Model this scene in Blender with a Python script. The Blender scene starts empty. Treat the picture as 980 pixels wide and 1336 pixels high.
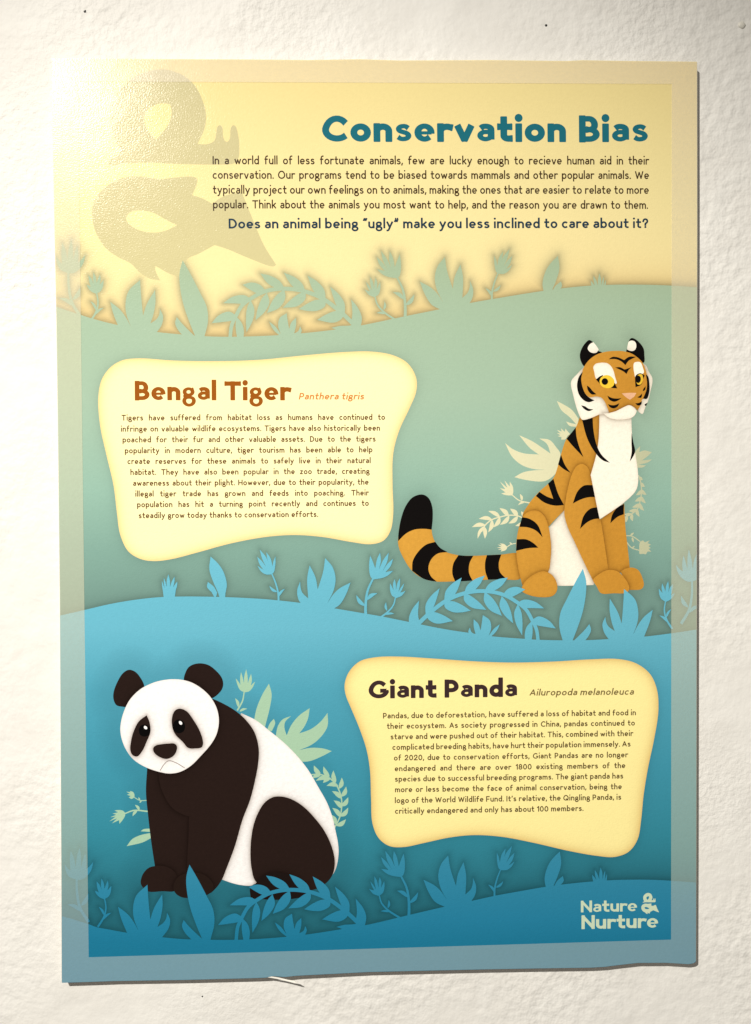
import bpy, math
import numpy as np
from mathutils import Matrix, Vector
from mathutils.kdtree import KDTree
from mathutils.geometry import delaunay_2d_cdt

scene = bpy.context.scene
COL = scene.collection
MM = 0.001
# ------------------------------------------------------------------ camera
# the poster's own frame: x right, y up, z out of the wall, millimetres, origin in the middle of its printed border
R_CAM = np.array([[0.99939211, -0.00780375, 0.03397811],
                  [0.00844528, 0.999788, -0.01877824],
                  [-0.03382437, 0.01905378, 0.99924615]])
C_CAM = np.array([-22.19478329, 15.63840365, 552.71939994])
FPX, CX, CY = 1100.0, 490.0, 668.0
POSTER_M = Matrix.Translation((0, 0, 1.5)) @ Matrix.Rotation(math.radians(90), 4, 'X')   # hung on the wall, 1.5 m up

cam = bpy.data.cameras.new('camera')
cam.sensor_fit = 'VERTICAL'
cam.sensor_height = 24.0
cam.sensor_width = 24.0
cam.lens = FPX / 1336.0 * 24.0
cam.clip_start, cam.clip_end = 0.01, 50
cam_ob = bpy.data.objects.new('camera', cam)
COL.objects.link(cam_ob)
m = Matrix([list(r) + [0] for r in R_CAM.T] + [[0, 0, 0, 1]])
cam_ob.matrix_world = POSTER_M @ Matrix.Translation(Vector(C_CAM * MM)) @ m
scene.camera = cam_ob

# ------------------------------------------------------------------ light: one gallery spot, upper left, and the dim room
world = bpy.data.worlds.new('World')
scene.world = world
world.use_nodes = True
world.node_tree.nodes['Background'].inputs['Color'].default_value = (1.0, 0.92, 0.80, 1)
world.node_tree.nodes['Background'].inputs['Strength'].default_value = 0.18

def spot(name, pos_mm, aim_mm, power, size_deg, blend, radius, color):
    l = bpy.data.lights.new(name, 'SPOT')
    l.energy, l.color = power, color
    l.spot_size, l.spot_blend, l.shadow_soft_size = math.radians(size_deg), blend, radius
    o = bpy.data.objects.new(name, l)
    COL.objects.link(o)
    a, b = POSTER_M @ (Vector(pos_mm) * MM), POSTER_M @ (Vector(aim_mm) * MM)
    o.location = a
    o.rotation_euler = (b - a).to_track_quat('-Z', 'Y').to_euler()
    return o
spot('gallery_spot', (-765, 1060, 1500), (20, -215, 0), 236, 42, 0.97, 0.022, (1.0, 0.945, 0.85))
scene.view_settings.view_transform = 'Standard'
scene.view_settings.look = 'None'
scene.view_settings.exposure = 0.0
scene.view_settings.gamma = 1.0
scene.cycles.max_bounces = 6

# ------------------------------------------------------------------ helpers
def mm(pts):
    """photo trace -> poster millimetres (the traced print, rectified)"""
    p = np.asarray([q[:2] for q in pts], float)
    d = np.stack([(p[:, 0] - CX) / FPX, -(p[:, 1] - CY) / FPX, -np.ones(len(p))], 1) @ R_CAM
    t = -C_CAM[2] / d[:, 2]
    return (C_CAM + d * t[:, None])[:, :2]
def px(p):
    X = np.concatenate([np.asarray(p, float), np.zeros((len(p), 1))], 1)
    Y = (X - C_CAM) @ R_CAM.T
    return np.stack([CX + FPX * Y[:, 0] / -Y[:, 2], CY - FPX * Y[:, 1] / -Y[:, 2]], 1)
def lin(c):
    c = np.asarray(c, float) / 255.0
    return np.where(c <= 0.04045, c / 12.92, ((c + 0.055) / 1.055) ** 2.4)

class Crop:
    """trace sheet: an enlarged piece of the print with its own origin and scale"""
    def __init__(self, ox, oy, s): self.o, self.s = (ox, oy), s
    def __call__(self, pts):
        return [(self.o[0] + p[0] / self.s, self.o[1] + p[1] / self.s) + tuple(p[2:]) for p in pts]
A = Crop(70, 1090, 4.4545); B = Crop(270, 1090, 4.4545); C = Crop(460, 1090, 4.4545); D = Crop(660, 1100, 3.769)
TE = Crop(600, 500, 5.806); TF = Crop(800, 560, 6.675); PG = Crop(270, 860, 5.158); PH = Crop(140, 1000, 6.125)
PI_ = Crop(130, 850, 5.444); PJ = Crop(270, 1010, 5.158); TK = Crop(740, 430, 8.1667); TL = Crop(660, 530, 4.9)
TM = Crop(660, 640, 4.9); TN = Crop(510, 630, 4.9); E1 = Crop(60, 70, 4.9); E2 = Crop(60, 220, 4.9)
E3 = Crop(220, 120, 4.9); E4 = Crop(60, 300, 4.4545); E5 = Crop(270, 300, 4.4545)
PA = Crop(110, 440, 2.1778); PB = Crop(430, 840, 2.1778)

def _cr(P, n):
    out = []
    for i in range(1, len(P) - 2):
        p0, p1, p2, p3 = P[i - 1], P[i], P[i + 1], P[i + 2]
        d = [max(np.linalg.norm(b - a), 1e-6) ** 0.5 for a, b in ((p0, p1), (p1, p2), (p2, p3))]
        m1 = (p1 - p0) / d[0] - (p2 - p0) / (d[0] + d[1]) + (p2 - p1) / d[1]
        m2 = (p2 - p1) / d[1] - (p3 - p1) / (d[1] + d[2]) + (p3 - p2) / d[2]
        m1, m2 = m1 * d[1], m2 * d[1]
        for k in range(n):
            t = k / n
            out.append((2*t**3-3*t**2+1)*p1 + (t**3-2*t**2+t)*m1 + (-2*t**3+3*t**2)*p2 + (t**3-t**2)*m2)
    return out
def smooth(pts, n=6, closed=True):
    """Catmull-Rom through the points; a third element marks a sharp corner"""
    P = [np.array(p[:2], float) for p in pts]
    N = len(P)
    cor = [i for i, p in enumerate(pts) if len(p) > 2]
    if not closed: cor = sorted(set(cor) | {0, N - 1})
    if not cor:
        return np.array(_cr([P[-1]] + P + [P[0], P[1]], n))
    out = []
    M = len(cor)
    for a in range(M if closed else M - 1):
        i, j = cor[a], cor[(a + 1) % M]
        if j <= i: j += N
        seg = [P[k % N] for k in range(i, j + 1)]
        if len(seg) == 2: out.append(seg[0]); continue
        s0, s1 = 2 * seg[0] - seg[1], 2 * seg[-1] - seg[-2]
        out += _cr([s0] + seg + [s1], n)
    if not closed: out.append(P[-1])
    return np.array(out)
def S(pts, n=6): return mm(smooth(pts, n))
def stem(pts, w0, w1=None, n=6):
    """a tapering stalk along a traced line (widths in trace units)"""
    p = smooth(pts, n, closed=False)
    w1 = w0 if w1 is None else w1
    t = np.gradient(p, axis=0); t /= np.linalg.norm(t, axis=1)[:, None]
    nrm = np.stack([-t[:, 1], t[:, 0]], 1) * (np.linspace(w0, w1, len(p)) / 2)[:, None]
    return mm(np.concatenate([p + nrm, (p - nrm)[::-1]]))
def lf(b, t, w, bend=0.0):
    """a leaf from base b to tip t, w wide"""
    b, t = np.array(b, float), np.array(t, float)
    d = t - b; L = np.linalg.norm(d); d /= L; nrm = np.array([-d[1], d[0]])
    u = np.linspace(0, 1, 9)
    prof = np.sin(np.pi * u ** 0.8) * w / 2
    mid = b + np.outer(u * L, d) + np.outer(np.sin(np.pi * u) * bend * L, nrm)
    a = mid + nrm * prof[:, None]; c = mid - nrm * prof[:, None]
    return mm(np.concatenate([a, c[::-1][1:-1]]))

def resample(P, step):
    out = []
    for a, b in zip(P, np.roll(P, -1, 0)):
        k = max(1, int(np.linalg.norm(b - a) / step))
        for i in range(k): out.append(a + (b - a) * i / k)
    return np.array(out)
def inside(P, poly):
    x, y = P[:, 0], P[:, 1]; r = np.zeros(len(P), bool)
    for (x0, y0), (x1, y1) in zip(poly, np.roll(poly, -1, 0)):
        if y0 == y1: continue
        c = ((y0 > y) != (y1 > y)) & (x < (x1 - x0) * (y - y0) / (y1 - y0) + x0)
        r ^= c
    return r
def tree_of(polys, step=0.5):
    pts = np.concatenate([resample(np.asarray(p), step) for p in polys])
    k = KDTree(len(pts))
    for i, p in enumerate(pts): k.insert((p[0], p[1], 0), i)
    k.balance(); return k
def dist(P, k): return np.array([k.find((x, y, 0))[2] for x, y in P])
def clean(poly):
    poly = np.asarray(poly, float)
    keep = np.linalg.norm(poly - np.roll(poly, 1, 0), axis=1) > 1e-3
    return poly[keep]
def fill(polys, step, holes=()):
    """triangles covering the union of closed outlines, with inner points every `step` mm (0: none)"""
    V, F = [], []
    for poly in polys:
        poly = clean(poly)
        if step: poly = resample(poly, step)
        F.append(list(range(len(V), len(V) + len(poly)))); V += list(poly)
    for h in holes:
        h = clean(h)
        F.append(list(range(len(V), len(V) + len(h)))); V += list(h)
    if step:
        P = np.array(V); lo, hi = P.min(0), P.max(0)
        gx, gy = np.meshgrid(np.arange(lo[0], hi[0], step), np.arange(lo[1], hi[1], step))
        g = np.stack([gx.ravel(), gy.ravel()], 1)
        ins = np.zeros(len(g), bool)
        for poly in polys: ins |= inside(g, np.asarray(poly))
        g = g[ins]
        if len(g):
            d = dist(g, tree_of(list(polys) + list(holes), step * .7))
            V += list(g[d > step * 0.55])
    r = delaunay_2d_cdt([Vector((float(v[0]), float(v[1]))) for v in V], [], F, 1, 1e-4, False)
    P = np.array([(v.x, v.y) for v in r[0]]); T = [tuple(f) for f in r[2]]
    cen = np.array([P[list(f)].mean(0) for f in T]); ok = np.zeros(len(T), bool)
    for poly in polys: ok |= inside(cen, np.asarray(poly))
    for h in holes: ok &= ~inside(cen, np.asarray(h))
    T = [f for f, o in zip(T, ok) if o]
    return P, T

def mesh_obj(name, verts, faces, mat, parent=None, colors=None):
    me = bpy.data.meshes.new(name)
    me.from_pydata([tuple(map(float, v)) for v in verts], [], [tuple(int(i) for i in f) for f in faces])
    if colors is not None:
        a = me.color_attributes.new('ink', 'FLOAT_COLOR', 'POINT')
        c = np.concatenate([np.asarray(colors, float), np.ones((len(verts), 1))], 1)
        a.data.foreach_set('color', c.ravel().astype(np.float32))
    me.materials.append(mat)
    o = bpy.data.objects.new(name, me)
    COL.objects.link(o)
    if parent: o.parent = parent
    return o
_z = [0.01]
def nextz(k=1):
    z = _z[0]; _z[0] += 0.0026 * k; return z
def flat(name, P, T, colors, mat, parent, z=None):
    """one printed shape, a hair above the ones printed before it"""
    z = nextz() if z is None else z
    P = np.asarray(P)
    # every triangle faces out of the wall
    T2 = []
    for f in T:
        a, b, c = P[f[0]], P[f[1]], P[f[2]]
        s = (b[0]-a[0])*(c[1]-a[1]) - (b[1]-a[1])*(c[0]-a[0])
        T2.append(tuple(f) if s > 0 else tuple(f)[::-1])
    V = np.concatenate([P, np.full((len(P), 1), z)], 1) * MM
    col = np.broadcast_to(colors, (len(P), 3)) if np.ndim(colors) == 1 else colors
    return mesh_obj(name, V, T2, mat, parent, np.clip(col, 0.001, 0.95))
def grad(stops, axis=1):
    xs = [s[0] for s in stops]; cs = np.array([lin(s[1]) for s in stops])
    def f(P):
        v = px(P)[:, axis]
        return np.stack([np.interp(v, xs, cs[:, i]) for i in range(3)], 1)
    return f
def const(c):
    c = lin(c)
    return lambda P: np.repeat(c[None], len(P), 0)

# ------------------------------------------------------------------ materials
def nodes(mat):
    mat.use_nodes = True
    nt = mat.node_tree
    return nt, nt.nodes, nt.links, nt.nodes['Principled BSDF']
def noise(nt, scale, detail=2, rough=0.5, dist_=0.0):
    n = nt.nodes.new('ShaderNodeTexNoise')
    n.inputs['Scale'].default_value = scale; n.inputs['Detail'].default_value = detail
    n.inputs['Roughness'].default_value = rough; n.inputs['Distortion'].default_value = dist_
    return n
def ink_material(name, felt=0.0, overlay=0.0, rough=0.19):
    mat = bpy.data.materials.new(name)
    nt, N, L, bs = nodes(mat)
    tc = N.new('ShaderNodeTexCoord')
    at = N.new('ShaderNodeAttribute'); at.attribute_name = 'ink'
    # ink never lies perfectly even on the paper
    n1 = noise(nt, 420, 4, 0.65); L.new(tc.outputs['Object'], n1.inputs['Vector'])
    mr = N.new('ShaderNodeMapRange')
    mr.inputs['From Min'].default_value, mr.inputs['From Max'].default_value = 0.3, 0.7
    amp = 0.022 + felt
    mr.inputs['To Min'].default_value, mr.inputs['To Max'].default_value = 1 - amp, 1 + amp
    L.new(n1.outputs['Fac'], mr.inputs['Value'])
    mx = N.new('ShaderNodeVectorMath'); mx.operation = 'SCALE'
    L.new(at.outputs['Color'], mx.inputs[0]); L.new(mr.outputs['Result'], mx.inputs['Scale'])
    L.new(mx.outputs['Vector'], bs.inputs['Base Color'])
    bs.inputs['Roughness'].default_value = rough
    bs.inputs['Specular IOR Level'].default_value = 0.145
    # grain of the matt coated paper
    n2 = noise(nt, 1000, 2, 0.6); L.new(tc.outputs['Object'], n2.inputs['Vector'])
    n3 = noise(nt, 30, 2, 0.5); L.new(tc.outputs['Object'], n3.inputs['Vector'])
    b1 = N.new('ShaderNodeBump'); b1.inputs['Strength'].default_value = 0.62; b1.inputs['Distance'].default_value = 0.00016
    b2 = N.new('ShaderNodeBump'); b2.inputs['Strength'].default_value = 0.3; b2.inputs['Distance'].default_value = 0.0006
    L.new(n2.outputs['Fac'], b1.inputs['Height']); L.new(n3.outputs['Fac'], b2.inputs['Height'])
    L.new(b2.outputs['Normal'], b1.inputs['Normal']); L.new(b1.outputs['Normal'], bs.inputs['Normal'])
    if overlay:
        tr = N.new('ShaderNodeBsdfTransparent'); mix = N.new('ShaderNodeMixShader')
        mix.inputs['Fac'].default_value = overlay
        L.new(tr.outputs[0], mix.inputs[1]); L.new(bs.outputs[0], mix.inputs[2])
        L.new(mix.outputs[0], N['Material Output'].inputs['Surface'])
    return mat
INK = ink_material('printed_ink')
FELT = ink_material('printed_felt_picture', felt=0.045, rough=0.27)
VEIL = ink_material('printed_pale_border', overlay=0.38)

def plain(name, c, rough=0.6):
    mat = bpy.data.materials.new(name)
    nt, N, L, bs = nodes(mat)
    tc = N.new('ShaderNodeTexCoord'); n = noise(nt, 300, 3)
    L.new(tc.outputs['Object'], n.inputs['Vector'])
    r = N.new('ShaderNodeValToRGB')
    c = lin(c)
    r.color_ramp.elements[0].color = tuple(c * 0.88) + (1,); r.color_ramp.elements[1].color = tuple(np.clip(c * 1.08, 0, .95)) + (1,)
    L.new(n.outputs['Fac'], r.inputs['Fac']); L.new(r.outputs['Color'], bs.inputs['Base Color'])
    bs.inputs['Roughness'].default_value = rough
    return mat
FOAM = plain('foam_board', (205, 200, 188))
PAPER = plain('torn_paper', (240, 238, 230))
DARK = plain('nail_hole_dark', (18, 15, 14))

def wall_material():
    mat = bpy.data.materials.new('white_plaster')
    nt, N, L, bs = nodes(mat)
    tc = N.new('ShaderNodeTexCoord')
    def math_(op, a, b=None):
        n = N.new('ShaderNodeMath'); n.operation = op
        for i, v in enumerate((a, b)):
            if v is None: continue
            if isinstance(v, (int, float)): n.inputs[i].default_value = v
            else: L.new(v, n.inputs[i])
        return n.outputs[0]
    def nz(*a):
        n = noise(nt, *a); L.new(tc.outputs['Object'], n.inputs['Vector']); return n.outputs['Fac']
    patch = nz(7, 2, 0.5)                       # where the roller left it rough, where a trowel smoothed it
    pr = N.new('ShaderNodeMapRange'); pr.inputs['From Min'].default_value, pr.inputs['From Max'].default_value = 0.40, 0.62
    pr.inputs['To Min'].default_value, pr.inputs['To Max'].default_value = 0.15, 1.0
    L.new(patch, pr.inputs['Value'])
    lumps = math_('MULTIPLY', nz(170, 2, 0.5), pr.outputs['Result'])
    lump2 = nz(46, 3, 0.5)
    fine = nz(480, 2, 0.5)
    p2 = N.new('ShaderNodeMapRange'); p2.inputs['From Min'].default_value, p2.inputs['From Max'].default_value = 0.50, 0.66
    L.new(nz(4.3, 2, 0.5), p2.inputs['Value'])                              # gritty areas of older plaster under the paint
    grit = math_('MULTIPLY', math_('MULTIPLY', nz(260, 3, 0.65), p2.outputs['Result']), 0.0010)
    h = math_('ADD', math_('ADD', grit, math_('MULTIPLY', fine, 0.00012)), math_('ADD', math_('MULTIPLY', lumps, 0.0013), math_('MULTIPLY', lump2, 0.0012)))
    bp = N.new('ShaderNodeBump'); bp.inputs['Strength'].default_value = 1.0; bp.inputs['Distance'].default_value = 1.0
    L.new(h, bp.inputs['Height']); L.new(bp.outputs['Normal'], bs.inputs['Normal'])
    # slight yellowing and scuffs in the paint
    r = N.new('ShaderNodeValToRGB')
    r.color_ramp.elements[0].position, r.color_ramp.elements[1].position = 0.3, 0.62
    r.color_ramp.elements[0].color = (0.76, 0.75, 0.725, 1); r.color_ramp.elements[1].color = (0.81, 0.805, 0.785, 1)
    L.new(nz(22, 5, 0.65, 0.8), r.inputs['Fac']); L.new(r.outputs['Color'], bs.inputs['Base Color'])
    bs.inputs['Roughness'].default_value = 0.6
    bs.inputs['Specular IOR Level'].default_value = 0.3
    return mat

# ------------------------------------------------------------------ the wall
WZ = -7.0                                              # wall face, mm behind the poster's face
wall = mesh_obj('wall', [(-2, 0, -WZ * MM - 0), (2, 0, -WZ * MM), (2, 0, 0), (-2, 0, 0)], [(0, 1, 2, 3)], wall_material())
wall.data.clear_geometry()
y = -WZ * MM
wall.data.from_pydata([(-2, y, 0), (2, y, 0), (2, y, 3), (-2, y, 3), (-2, y + .1, 0), (2, y + .1, 0), (2, y + .1, 3), (-2, y + .1, 3)], [],
                      [(0, 1, 2, 3), (5, 4, 7, 6), (4, 0, 3, 7), (1, 5, 6, 2), (3, 2, 6, 7), (4, 5, 1, 0)])
wall['kind'] = 'structure'

def wall_pt(x, y):
    """trace point -> world point on the wall face"""
    d = np.array([(x - CX) / FPX, -(y - CY) / FPX, -1.0]) @ R_CAM
    p = C_CAM + d * ((WZ - C_CAM[2]) / d[2])
    return POSTER_M @ (Vector(p) * MM)
def dome(name, pos, r, h, mat, jag=0.15, seed=1):
    rng = np.random.default_rng(seed)
    V, F = [(0, 0, h)], []
    n = 12
    wob = 1 + jag * rng.uniform(-1, 1, n)
    for k, (rr, hh) in enumerate(((0.55, 0.8), (0.9, 0.35), (1.0, -0.2))):
        for i in range(n):
            a = 2 * math.pi * i / n
            V.append((math.cos(a) * r * rr * wob[i], math.sin(a) * r * rr * wob[i], h * hh))
    for i in range(n):
        j = (i + 1) % n
        F.append((0, 1 + i, 1 + j))
        for k in range(2): F.append((1 + k*n + i, 1 + (k+1)*n + i, 1 + (k+1)*n + j, 1 + k*n + j))
    o = mesh_obj(name, V, F, mat)
    for p in o.data.polygons: p.use_smooth = True
    o.location = pos; o.rotation_euler = (math.radians(90), 0, 0)
    return o
for i, (x, y_, r, lab) in enumerate(((111, 15, 0.0010, 'tiny dark nail hole in the white wall above the bright corner of the poster'),
                                    (712.5, 33, 0.00085, 'tiny dark nail hole in the white wall above the word Bias'),
                                    (264, 1300, 0.0006, 'pinprick of a nail hole in the white wall below the poster'))):
    o = dome('nail_hole', wall_pt(x, y_), r, 0.0002, DARK, 0.3, i + 3)
    o['label'] = lab; o['category'] = 'nail hole'; o['group'] = 'nail holes in the wall'
o = dome('paint_blob', wall_pt(968, 33), 0.0026, 0.0011, plain('paint', (222, 220, 212), 0.45), 0.12, 9)
o['label'] = 'small round blob of white paint on the wall beyond the upper corner of the poster'; o['category'] = 'paint blob'

# ------------------------------------------------------------------ the poster
poster = bpy.data.objects.new('poster', None)
COL.objects.link(poster)
poster.matrix_world = POSTER_M
poster.empty_display_size = 0.1
poster['label'] = 'illustrated conservation poster with a tiger and a panda, mounted on the white wall'
poster['category'] = 'poster'

# the board: hand-cut, its lower edge crooked
LEFT = [(67.3, 76.5), (68, 150), (71, 300), (73.5, 420), (75.5, 560), (78, 780), (79, 950), (80, 1130), (80.5, 1282)]
RIGHT = [(909.8, 80.5), (910, 300), (909.5, 560), (909, 900), (908.6, 1130), (908.2, 1254)]
BOT = [(80.5, 1282.3), (110, 1281.4), (150, 1280), (240, 1278.6), (329, 1276.3), (347, 1275.6), (356, 1273.6), (372, 1274.8), (386, 1273.2), (480, 1268.3), (560, 1266.4), (633, 1264.8),
       (700, 1263.6), (770, 1262.6), (788, 1261.6), (806, 1259.3), (832, 1256.4), (868, 1256.2), (885, 1257.2), (898, 1258), (905, 1256.8), (908.2, 1254)]
TOP = [(67.3, 76.5), (130, 76.2), (200, 77), (330, 77.6), (400, 78.4), (470, 77.3), (520, 79), (640, 78.4), (740, 79.6), (760, 78.6), (820, 79.6), (909.8, 80.5)]
outline = mm(TOP[:-1] + RIGHT[:-1] + BOT[::-1][:-1] + LEFT[::-1][:-1])
n = len(outline)
front = np.concatenate([outline, np.zeros((n, 1))], 1)
back = np.concatenate([outline, np.full((n, 1), WZ + 0.25)], 1)
P, T = fill([outline], 0)
order = [int(np.argmin(np.linalg.norm(P - q, axis=1))) for q in outline]
idx = {o_: i for i, o_ in enumerate(order)}
T = [[idx[i] for i in f] for f in T]
def ccw(f, Q): a, b, c = (Q[i] for i in f); return (b[0]-a[0])*(c[1]-a[1]) - (b[1]-a[1])*(c[0]-a[0]) > 0
T = [f if ccw(f, outline) else f[::-1] for f in T]
F = [tuple(f) for f in T] + [tuple(i + n for i in f[::-1]) for f in T]
for i in range(n): F.append((i, (i + 1) % n, (i + 1) % n + n, i + n)[::-1])
mesh_obj('board', np.concatenate([front, back]) * MM, F, FOAM, poster)

def edge_x(e, y): return np.interp(y, [p[1] for p in e], [p[0] for p in e])
def sheet(top, bottom, sx, sy):
    """grid between two lines that run across the poster (top may be a traced hill line)"""
    xs = np.linspace(0, 1, sx); vs = np.linspace(0, 1, sy) ** 1.25
    G = np.zeros((sy, sx, 2))
    for i, u in enumerate(xs):
        def on(line):
            x = 70 + u * 840
            for _ in range(6):
                yy = np.interp(x, [p[0] for p in line], [p[1] for p in line])
                l, r = edge_x(LEFT, yy) + 0.5, edge_x(RIGHT, yy) - 0.5
                x = l + u * (r - l)
            return x, yy
        x0, y0 = on(top); x1, y1 = on(bottom)
        yy = y0 + vs * (y1 - y0)
        l, r = edge_x(LEFT, yy) + 0.5, edge_x(RIGHT, yy) - 0.5
        G[:, i, 0] = l + u * (r - l); G[:, i, 1] = yy
    P = mm(G.reshape(-1, 2))
    T = [(j*sx+i, (j+1)*sx+i, (j+1)*sx+i+1, j*sx+i+1) for j in range(sy-1) for i in range(sx-1)]
    return P, T

# ---- the plants that grow on each hill line (traced once, printed three times: up the sheet, mirrored, and at its foot)
def K(crop, pts, n=5): return mm(smooth(crop(pts), n))
def KS(crop, pts, w0, w1=None): return stem(crop(pts), w0 / crop.s, None if w1 is None else w1 / crop.s)
def KL(crop, b, t, w, bend=0.0): q = crop([b, t]); return lf(q[0], q[1], w / crop.s, bend)
c_ = 1
PLANTS = [
 ('flower', [K(A, [(135,257,c_),(90,238),(70,200),(65,165,c_),(84,190),(99,204,c_),(95,140),(100,85,c_),(120,130),(129,182,c_),(137,120),(152,65,c_),(160,110),(162,182,c_),(172,140),(185,100,c_),(193,150),(190,196,c_),(210,178),(232,152,c_),(222,195),(200,230),(165,255)]),
             KS(A, [(135,250),(137,330),(155,420),(205,502)], 12, 18), KL(A, (158,440), (80,400), 22, .12), KL(A, (160,408), (203,335), 24, .1)]),
 ('flower', [K(A, [(295,370,c_),(268,358),(250,340),(240,320,c_),(255,325),(264,332,c_),(254,300),(250,265,c_),(268,285),(279,315,c_),(276,285),(279,248,c_),(292,275),(297,308,c_),(305,285),(316,260,c_),(320,290),(314,318,c_),(325,305),(337,290,c_),(334,325),(322,352)]),
             KS(A, [(297,365),(305,420),(292,475),(258,530)], 7, 12), KL(A, (294,462), (262,413), 14, .1), KL(A, (287,490), (337,448), 15, -.1)]),
 ('aloe_plant', [K(A, [(430,570,c_),(400,500),(385,455),(375,413,c_),(430,455),(465,500),(494,552,c_),(470,490),(462,430),(480,350),(546,285,c_),(550,350),(556,420),(563,487,c_),(585,420),(632,340,c_),(634,410),(622,480),(605,530,c_),(640,505),(655,480),(660,447,c_),(678,490),(668,540),(630,592,c_),(600,640,c_),(450,630,c_)])]),
 ('leaf_plant', [K(A, [(866,606,c_),(830,520),(795,420),(775,320),(772,240),(790,168,c_),(832,240),(890,350),(928,430),(935,510),(912,606,c_),(890,640,c_)]),
                 K(A, [(800,602,c_),(765,565),(747,525),(756,490,c_),(790,530),(868,604,c_),(860,630,c_),(830,630,c_)])]),
 ('leafy_branch', [KS(B, [(170,612),(180,530),(205,475),(240,415),(295,372),(370,333),(470,315),(590,325),(700,365),(800,435),(885,512)], 20, 24),
    K(B, [(65,520,c_),(105,475),(165,452),(208,475,c_),(185,500),(125,512)]), K(B, [(132,405,c_),(185,368),(250,357),(292,378,c_),(265,402),(195,405)]),
    K(B, [(243,298,c_),(295,284),(345,298),(380,338,c_),(330,345),(285,325)]), K(B, [(344,232,c_),(400,243),(455,272),(485,315,c_),(435,312),(385,285)]),
    K(B, [(479,224,c_),(540,248),(585,285),(604,333,c_),(555,320),(512,280)]), K(B, [(615,237,c_),(670,270),(710,315),(720,380,c_),(680,360),(642,310)]),
    K(B, [(744,296,c_),(795,340),(827,390),(828,452,c_),(785,410),(762,355)]), K(B, [(865,366,c_),(905,415),(926,470),(916,532,c_),(870,515),(872,440)]),
    K(B, [(205,478,c_),(238,515),(250,560),(246,610,c_),(213,610,c_),(203,545)]), K(B, [(265,566,c_),(262,490),(268,430),(288,383,c_),(310,435),(300,500)]),
    K(B, [(317,497,c_),(328,435),(352,375),(382,340,c_),(396,395),(368,450)]), K(B, [(383,455,c_),(405,400),(440,350),(482,318,c_),(487,370),(450,425)]),
    K(B, [(473,423,c_),(515,380),(560,345),(603,323,c_),(602,370),(555,412)]), K(B, [(565,428,c_),(615,395),(665,373),(718,372,c_),(715,408),(670,435),(615,437)]),
    K(B, [(670,487,c_),(715,458),(770,435),(830,430,c_),(812,475),(765,500)]), K(B, [(752,530,c_),(800,518),(850,515),(905,505,c_),(925,540,c_),(900,570,c_),(780,570,c_),(785,545)])]),
 ('small_aloe_plant', [K(B, [(470,592,c_),(430,560),(410,535),(395,503,c_),(430,530),(462,572,c_),(447,530),(455,482),(495,453,c_),(500,490),(509,542,c_),(522,505),(549,478,c_),(549,520),(538,567,c_),(562,552),(572,525,c_),(581,550),(562,592,c_),(540,615,c_),(490,615,c_)])]),
 ('flower', [K(C, [(150,350,c_),(120,338),(108,325),(95,308,c_),(112,315),(126,318,c_),(112,292),(103,265,c_),(120,285),(137,313,c_),(128,275),(127,235,c_),(142,262),(151,302,c_),(152,270),(158,240,c_),(168,268),(166,304,c_),(174,285),(185,263,c_),(186,300),(175,335)]),
             KS(C, [(155,345),(168,390),(205,432),(275,478)], 7, 12), KL(C, (205,422), (210,372), 14, .1), KL(C, (212,444), (163,440), 13, .1)]),
 ('flower', [K(C, [(282,241,c_),(225,232),(195,218),(166,193,c_),(190,196),(210,200,c_),(180,165),(165,123,c_),(200,155),(228,196,c_),(200,140),(190,88,c_),(222,130),(247,182,c_),(236,135),(240,88,c_),(258,125),(269,178,c_),(282,140),(297,103,c_),(304,150),(303,200),(295,228)]),
             KS(C, [(282,235),(315,305),(328,390),(326,505)], 10, 18), KL(C, (320,358), (258,320), 22, .12), KL(C, (331,392), (381,328), 22, .1)]),
 ('aloe_plant', [K(C, [(540,415,c_),(480,385),(440,325),(412,256,c_),(475,288),(515,325),(547,372,c_),(510,300),(498,230),(515,165),(556,114,c_),(568,190),(601,292,c_),(612,225),(645,153,c_),(660,230),(656,342,c_),(688,310),(698,280),(700,244,c_),(718,295),(712,345),(690,380,c_),(680,440,c_),(560,460,c_)])]),
 ('flower', [K(C, [(865,201,c_),(850,190),(840,150),(838,98,c_),(850,125),(856,155,c_),(866,110),(890,73,c_),(884,115),(872,155,c_),(890,105),(927,58,c_),(914,110),(893,158,c_),(915,125),(942,98,c_),(930,140),(908,173,c_),(925,162),(942,148,c_),(922,182),(895,200)]),
             KS(C, [(860,198),(840,250),(826,310),(825,380)], 7, 12), KL(C, (826,330), (787,284), 15, .1), KL(C, (832,302), (876,264), 15, .1)]),
 ('leaf_plant', [K(D, [(197,218,c_),(190,175),(205,115),(230,75),(265,40,c_),(272,100),(255,160),(232,214,c_),(222,250,c_),(200,250,c_)]),
                 K(D, [(236,214,c_),(252,185),(280,161,c_),(284,185),(262,212,c_),(245,245,c_)])]),
 ('grass_tuft', [K(D, [(432,194,c_),(426,175),(424,154,c_),(434,165),(444,180,c_),(438,155),(437,130,c_),(450,152),(459,178,c_),(459,150),(466,118,c_),(474,145),(475,178,c_),(480,155),(488,133,c_),(488,160),(486,182,c_),(491,165),(497,148,c_),(497,170),(494,192,c_),(488,245,c_),(440,245,c_)])]),
]
HILL3 = [(78,1194.5),(92,1198),(103,1201.5),(116,1205.5),(126,1209.3),(140,1212),(164,1216.4),(190,1220),(213.7,1222.7),(240,1225),(263,1225.6),(295,1226),(326,1225.3),(368.8,1222.4),(400,1219),(447,1211.8),(478,1206.6),(535,1193.2),(581,1182.5),(615,1175.2),(648,1168),(680,1162.2),(710,1157),(742,1152.8),(774,1149.7),(800,1148),(827,1147.4),(850,1147.6),(872,1148.6),(912,1151.5)]
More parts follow.
